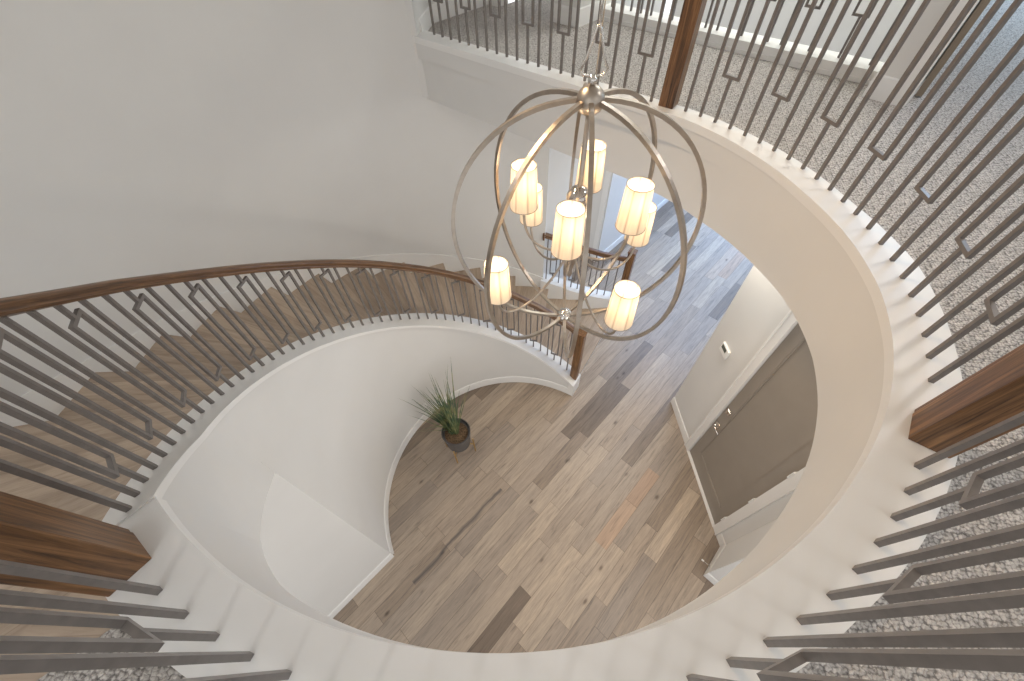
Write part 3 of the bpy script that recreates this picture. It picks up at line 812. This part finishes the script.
SH_H = 0.195
def shade_mesh():
    bm = bmesh.new()
    rb, rt = 0.062, 0.053; n = 36
    for (ra, rb_, flip) in ((rb, rt, False), (rb - 0.002, rt - 0.002, True)):
        lo = [bm.verts.new((ra*math.cos(2*PI*i/n), ra*math.sin(2*PI*i/n), 0)) for i in range(n)]
        hi = [bm.verts.new((rb_*math.cos(2*PI*i/n), rb_*math.sin(2*PI*i/n), SH_H)) for i in range(n)]
        for i in range(n): bm.faces.new((lo[i], lo[(i+1) % n], hi[(i+1) % n], hi[i]))
    bmesh.ops.recalc_face_normals(bm, faces=bm.faces)
    return bm
def rim_mesh(r, z, spider):
    bm = bmesh.new()
    tube(bm, [(r*math.cos(2*PI*i/36), r*math.sin(2*PI*i/36), z) for i in range(36)], 0.0016, 6, closed=True)
    if spider:
        for a in (0.3, 0.3 + 2*PI/3, 0.3 + 4*PI/3):
            tube(bm, [(0.0, 0.0, 0.02), (r*math.cos(a), r*math.sin(a), z)], 0.0016, 5)
    return bm
def bulb_mesh():
    bm = bmesh.new()
    lathe(bm, [(0.006, 0.0), (0.008, 0.03), (0.016, 0.06), (0.018, 0.08), (0.014, 0.105), (0.002, 0.125)], 14, (0, 0, 0.0))
    return bm
def cup_mesh():
    bm = bmesh.new()
    lathe(bm, [(0.006, -0.045), (0.010, -0.040), (0.007, -0.03), (0.018, -0.018), (0.020, -0.010), (0.009, -0.004), (0.009, 0.05)], 16)
    return bm
UP = [(69, 0.235, 4.10), (160, 0.24, 4.10), (253, 0.235, 4.10), (338, 0.235, 4.10)]
LO = [(25, 0.40, 3.815), (115, 0.405, 3.815), (206, 0.40, 3.80), (296, 0.395, 3.80)]
first = {}
for az, r, zb_ in UP + LO:
    a = rad(az); c, s = math.cos(a), math.sin(a)
    x, y = r*c, r*s
    zc = zb_ - 0.045
    lo_ = r > 0.3
    d = 0.085 if not lo_ else 0.10
    pts = []
    p0, p1, p2, p3 = (r, zc), (r, zc - (0.19 if lo_ else 0.17)), (r*(0.36 if lo_ else 0.5), zc - (0.13 if lo_ else 0.20)), (0.022, HZ + (0.0 if lo_ else 0.0))
    for i in range(19):
        q_ = i / 18
        w = ((1-q_)**3, 3*q_*(1-q_)**2, 3*q_*q_*(1-q_), q_**3)
        rr = sum(wi*pp[0] for wi, pp in zip(w, (p0, p1, p2, p3))); zz = sum(wi*pp[1] for wi, pp in zip(w, (p0, p1, p2, p3)))
        pts.append(lc(rr*c, rr*s, zz))
    bm = bmesh.new(); tube(bm, pts, 0.0062, 8)
    arm = cpart('arm', bm, M_NICKEL)
    if not first:
        shd = cpart('lamp_shade', shade_mesh(), M_SHADE); rim = obj('lower_rim', rim_mesh(0.0625, 0.0, True), M_NICKEL, shd, smooth=True); rim2 = obj('upper_rim', rim_mesh(0.0535, SH_H, False), M_NICKEL, shd, smooth=True)
        bul = obj('bulb', bulb_mesh(), M_BULB, shd, smooth=True); cup = obj('candle_cup', cup_mesh(), M_NICKEL, arm, smooth=True)
        first = dict(shd=shd, rim=rim, rim2=rim2, bul=bul, cup=cup)
    else:
        shd = first['shd'].copy(); COL.objects.link(shd); shd.parent = ch
        for kx in ('rim', 'rim2', 'bul'):
            cc = first[kx].copy(); COL.objects.link(cc); cc.parent = shd
        cup = first['cup'].copy(); COL.objects.link(cup); cup.parent = arm
    shd.location = (x, y, zb_ - CL.z); cup.location = (x, y, zb_ - CL.z)
    L = bpy.data.lights.new('bulb_light', 'POINT'); L.energy = 0.62; L.color = (1.0, 0.80, 0.58); L.shadow_soft_size = 0.02
    lo2 = bpy.data.objects.new('bulb_light', L); COL.objects.link(lo2); lo2.location = (CX + x, CY + y, zb_ + 0.145)

# ------------------------------------------------------------------ plant on its stand
PX, PY = -0.735, 2.145
st = thing('plant_stand', 'brass four-legged plant stand on the oak floor by the round wall', 'plant stand', (PX, PY, 0))
ang0 = math.atan2(2.145-1.92, -0.735+0.78) 
for k in range(4):
    a = rad(-101 + 90*k); c, s = math.cos(a), math.sin(a)
    bm = bmesh.new()
    box(bm, -0.007, 0.007, -0.007, 0.007, 0, 0.38, Matrix.Translation((0.196*c, 0.196*s, 0)) @ Matrix.Rotation(a, 4, 'Z'), 0.002)
    obj('leg', bm, M_BRASS, st)
bm = bmesh.new()
for k in (0, 1):
    a = rad(-101 + 90*k); box(bm, -0.205, 0.205, -0.006, 0.006, 0.215, 0.227, Matrix.Rotation(a, 4, 'Z'))
obj('cross_bar', bm, M_BRASS, st)
pl = thing('potted_plant', 'spiky green grass plant in a dark grey pot on the brass stand', 'plant', (PX, PY, 0.227))
bm = bmesh.new(); lathe(bm, [(0.12, 0.0), (0.148, 0.01), (0.178, 0.30), (0.180, 0.315), (0.170, 0.315), (0.166, 0.27), (0.01, 0.26)], 32)
auto_smooth(obj('pot', bm, M_POT, pl), 40)
bm = bmesh.new(); lathe(bm, [(0.168, 0.262), (0.15, 0.268), (0.08, 0.275), (0.001, 0.28)], 24)
obj('soil', bm, M_SOIL, pl, smooth=True)
bm = bmesh.new()
rnd = random.Random(3)
for i in range(120):
    a0_ = rnd.uniform(0, 2*PI); r0 = rnd.uniform(0, 0.07)
    bx, by = r0*math.cos(a0_) - 0.03, r0*math.sin(a0_) + 0.03
    # most blades lean up towards the wall
    la = rad(132) + rnd.gauss(0, 0.65)
    Ln = rnd.uniform(0.35, 0.85); lean = abs(rnd.gauss(0.25, 0.25)); 
    droop = rnd.uniform(0.0, 0.35)
    n = 9; w0 = rnd.uniform(0.004, 0.009)
    side = Vector((-math.sin(la), math.cos(la), 0))
    prev = None
    for j in range(n+1):
        t_ = j / n
        hx = Ln * (lean*t_ + droop*t_**2.5)
        hz = Ln * (t_ * math.sqrt(max(0.05, 1 - min(0.9, lean)**2)) - 0.45*droop*t_**3)
        c_ = Vector((bx + hx*math.cos(la), by + hx*math.sin(la), 0.27 + hz))
        w = w0 * (1 - t_**2) + 0.0005
        cur = (bm.verts.new(c_ - side*w), bm.verts.new(c_ + side*w + Vector((0, 0, 0.002))))
        if prev: bm.faces.new((prev[0], prev[1], cur[1], cur[0]))
        prev = cur
obj('foliage', bm, M_LEAF, pl, smooth=True)

# ------------------------------------------------------------------ small wall things
th = thing('thermostat', 'white thermostat with a dark display on the entry wall beside the taupe door', 'thermostat', tuple(WM @ Vector((0.30, 0, 1.66))))
bm = bmesh.new(); box(bm, 0.225, 0.375, -0.028, 0.0, 1.61, 1.73, WM, 0.006)
o = obj('body', bm, M_PLATE, th); o.location = -Vector(th.location)
bm = bmesh.new(); box(bm, 0.245, 0.335, -0.0295, -0.027, 1.665, 1.715, WM)
o = obj('display', bm, M_SCREEN, th); o.location = -Vector(th.location)
op = P(138.0, 1.575)
ou = thing('wall_outlet', 'small white wall outlet on the round wall behind the plant', 'outlet', (op[0], op[1], 0.30))
bm = bmesh.new(); box(bm, -0.008, 0.0, -0.038, 0.038, -0.06, 0.06, None, 0.002)
o = obj('cover_plate', bm, M_PLATE, ou); o.rotation_euler = (0, 0, rad(138))
for z in (-0.022, 0.022):
    bm = bmesh.new(); box(bm, -0.0105, -0.0085, -0.016, 0.016, z-0.014, z+0.014, None)
    o = obj('socket', bm, M_TRIM, ou); o.rotation_euler = (0, 0, rad(138))
sp = Vector((2.085, 0.648, 0.06)); sd = Vector((-0.70, 0.71, 0.0))
ds = thing('door_stop', 'small metal spring door stop with white tip on the white baseboard', 'door stop', tuple(sp))
bm = bmesh.new(); tube(bm, [(0, 0, 0), tuple(sd*0.075)], 0.006, 8); o = obj('spring', bm, M_CHROME, ds, smooth=True)
bm = bmesh.new(); tube(bm, [tuple(sd*0.073), tuple(sd*0.098)], 0.010, 10); o = obj('tip', bm, M_PLATE, ds, smooth=True)

# ------------------------------------------------------------------ camera
f, pitch, roll = 407.0, 0.6459, 0.0393
n = Vector((math.sin(pitch)*math.sin(roll), math.sin(pitch)*math.cos(roll), math.cos(pitch)))
F = Vector((0, 0, 1)) - n * n.z; F.normalize()
X = F.cross(-n)
rot = Matrix(((X[0], -X[1], -X[2]), (F[0], -F[1], -F[2]), (-n[0], n[1], n[2])))
cam = bpy.data.cameras.new('camera'); co = bpy.data.objects.new('camera', cam); COL.objects.link(co)
co.matrix_world = Matrix.Translation((0, 0, ZC)) @ rot.to_4x4()
cam.sensor_fit = 'HORIZONTAL'; cam.sensor_width = 36.0; cam.lens = f / 1024.0 * 36.0
cam.clip_start = 0.02; cam.clip_end = 100
S.camera = co

# ------------------------------------------------------------------ light
W = bpy.data.worlds.new('world'); S.world = W; W.use_nodes = True
bg = W.node_tree.nodes['Background']; bg.inputs[0].default_value = (0.96, 0.98, 1.0, 1); bg.inputs[1].default_value = 1.28

def area(name, loc, target, size, energy, col, sy=None):
    L = bpy.data.lights.new(name, 'AREA'); L.energy = energy; L.color = col
    L.shape = 'RECTANGLE' if sy else 'DISK'; L.size = size
    if sy: L.size_y = sy
    o = bpy.data.objects.new(name, L); COL.objects.link(o); o.location = loc
    o.rotation_euler = (Vector(target) - Vector(loc)).to_track_quat('-Z', 'Y').to_euler()
    return o
WARM = (1.0, 0.86, 0.70); DAY = (0.62, 0.78, 1.0)
# name: (location, target, size x, size y, energy, colour, spread)
#LIGHTS_BEGIN
LIGHTS = {
 'right_can_light': ((3.0, -1.5, Z_CEIL - 0.02), (3.0, -1.5, 0), 0.25, 0.25, 12.02, (0.987, 0.987, 1.000), 180),
 'east_can_light': ((3.2, 1.75, Z_CEIL - 0.02), (3.2, 1.75, 0), 0.25, 0.25, 23.71, (1.000, 0.990, 1.000), 180),
 'left_can_light': ((-1.4, -3.0, Z_CEIL - 0.02), (-1.4, -3.0, 0), 0.25, 0.25, 20.09, (1.000, 1.000, 1.000), 180),
 'stair_can_light': ((-2.3, 1.5, Z_CEIL - 0.02), (-2.3, 1.5, 0), 0.25, 0.25, 10.64, (0.977, 0.977, 1.000), 180),
 'far_can_light': ((1.5, 5.0, Z_CEIL - 0.02), (1.5, 5.0, 0), 0.25, 0.25, 16.2, (0.988, 0.988, 1.000), 180),
 'fascia_warm_fill': ((-1.0, 2.6, Z_CEIL - 0.02), (1.2, 1.3, 3.5), 0.9, 0.9, 26, (1.0, 0.70, 0.42), 70),  # added warm lamp, brightens and warms the gallery fascia
 'foyer_side_fill': ((1.75, 0.0, 3.36), (-0.4, 1.8, 0.8), 0.8, 0.8, 33, (1.0, 0.935, 0.85), 180),  # added fill, hidden under the gallery floor, lifts the foyer walls
 'foyer_door_fill': ((1.9, 2.9, 3.36), (0.9, 2.2, 0.0), 0.5, 0.5, 28.71, (1.0, 0.93, 0.81), 180),  # added fill, out of view below the upper floor, brightens the foyer
 'hall_window': ((*G(10.2, -1.5), 1.9), (*G(6.4, -1.5), 0.0), 2.4, 2.2, 45, (0.36, 0.60, 1.000), 140),
 'hall_blue_fill': ((*G(7.2, -1.3), 3.38), (*G(7.2, -1.3), 0.0), 2.6, 2.0, 98.6, (0.27, 0.52, 1.000), 150),  # added blue lamp under a closed ceiling, throws a daylight pool on the floor
 'room_window': ((*G(9.2, 1.2), 5.6), (*G(5.0, 0.3), 3.9), 1.8, 1.6, 129.6, (0.45, 0.70, 1.000), 180),
 'void_window': ((*G(5.3, -1.5), 6.6), (*G(5.3, -1.5), 3.0), 1.4, 1.0, 62, (0.95, 1.0, 0.95), 180),
 'corridor_window': ((*G(8.6, -3.4), 5.5), (*G(4.5, -3.4), 3.9), 0.7, 1.2, 22.4, (0.625, 0.812, 1.000), 180),
}
#LIGHTS_END
for nm, (lo_, ta_, sx_, sy_, en_, co_, sp_) in LIGHTS.items():
    if en_ <= 0: continue
    w = area(nm, lo_, ta_, sx_, en_, co_, sy_)
    w.data.spread = rad(sp_)

# ------------------------------------------------------------------ view
S.view_settings.view_transform = 'Standard'; S.view_settings.look = 'None'
S.view_settings.gamma = 1.0; S.view_settings.use_curve_mapping = False
S.view_settings.exposure = 0.0
S.cycles.max_bounces = 10; S.cycles.diffuse_bounces = 6; S.cycles.use_denoising = True
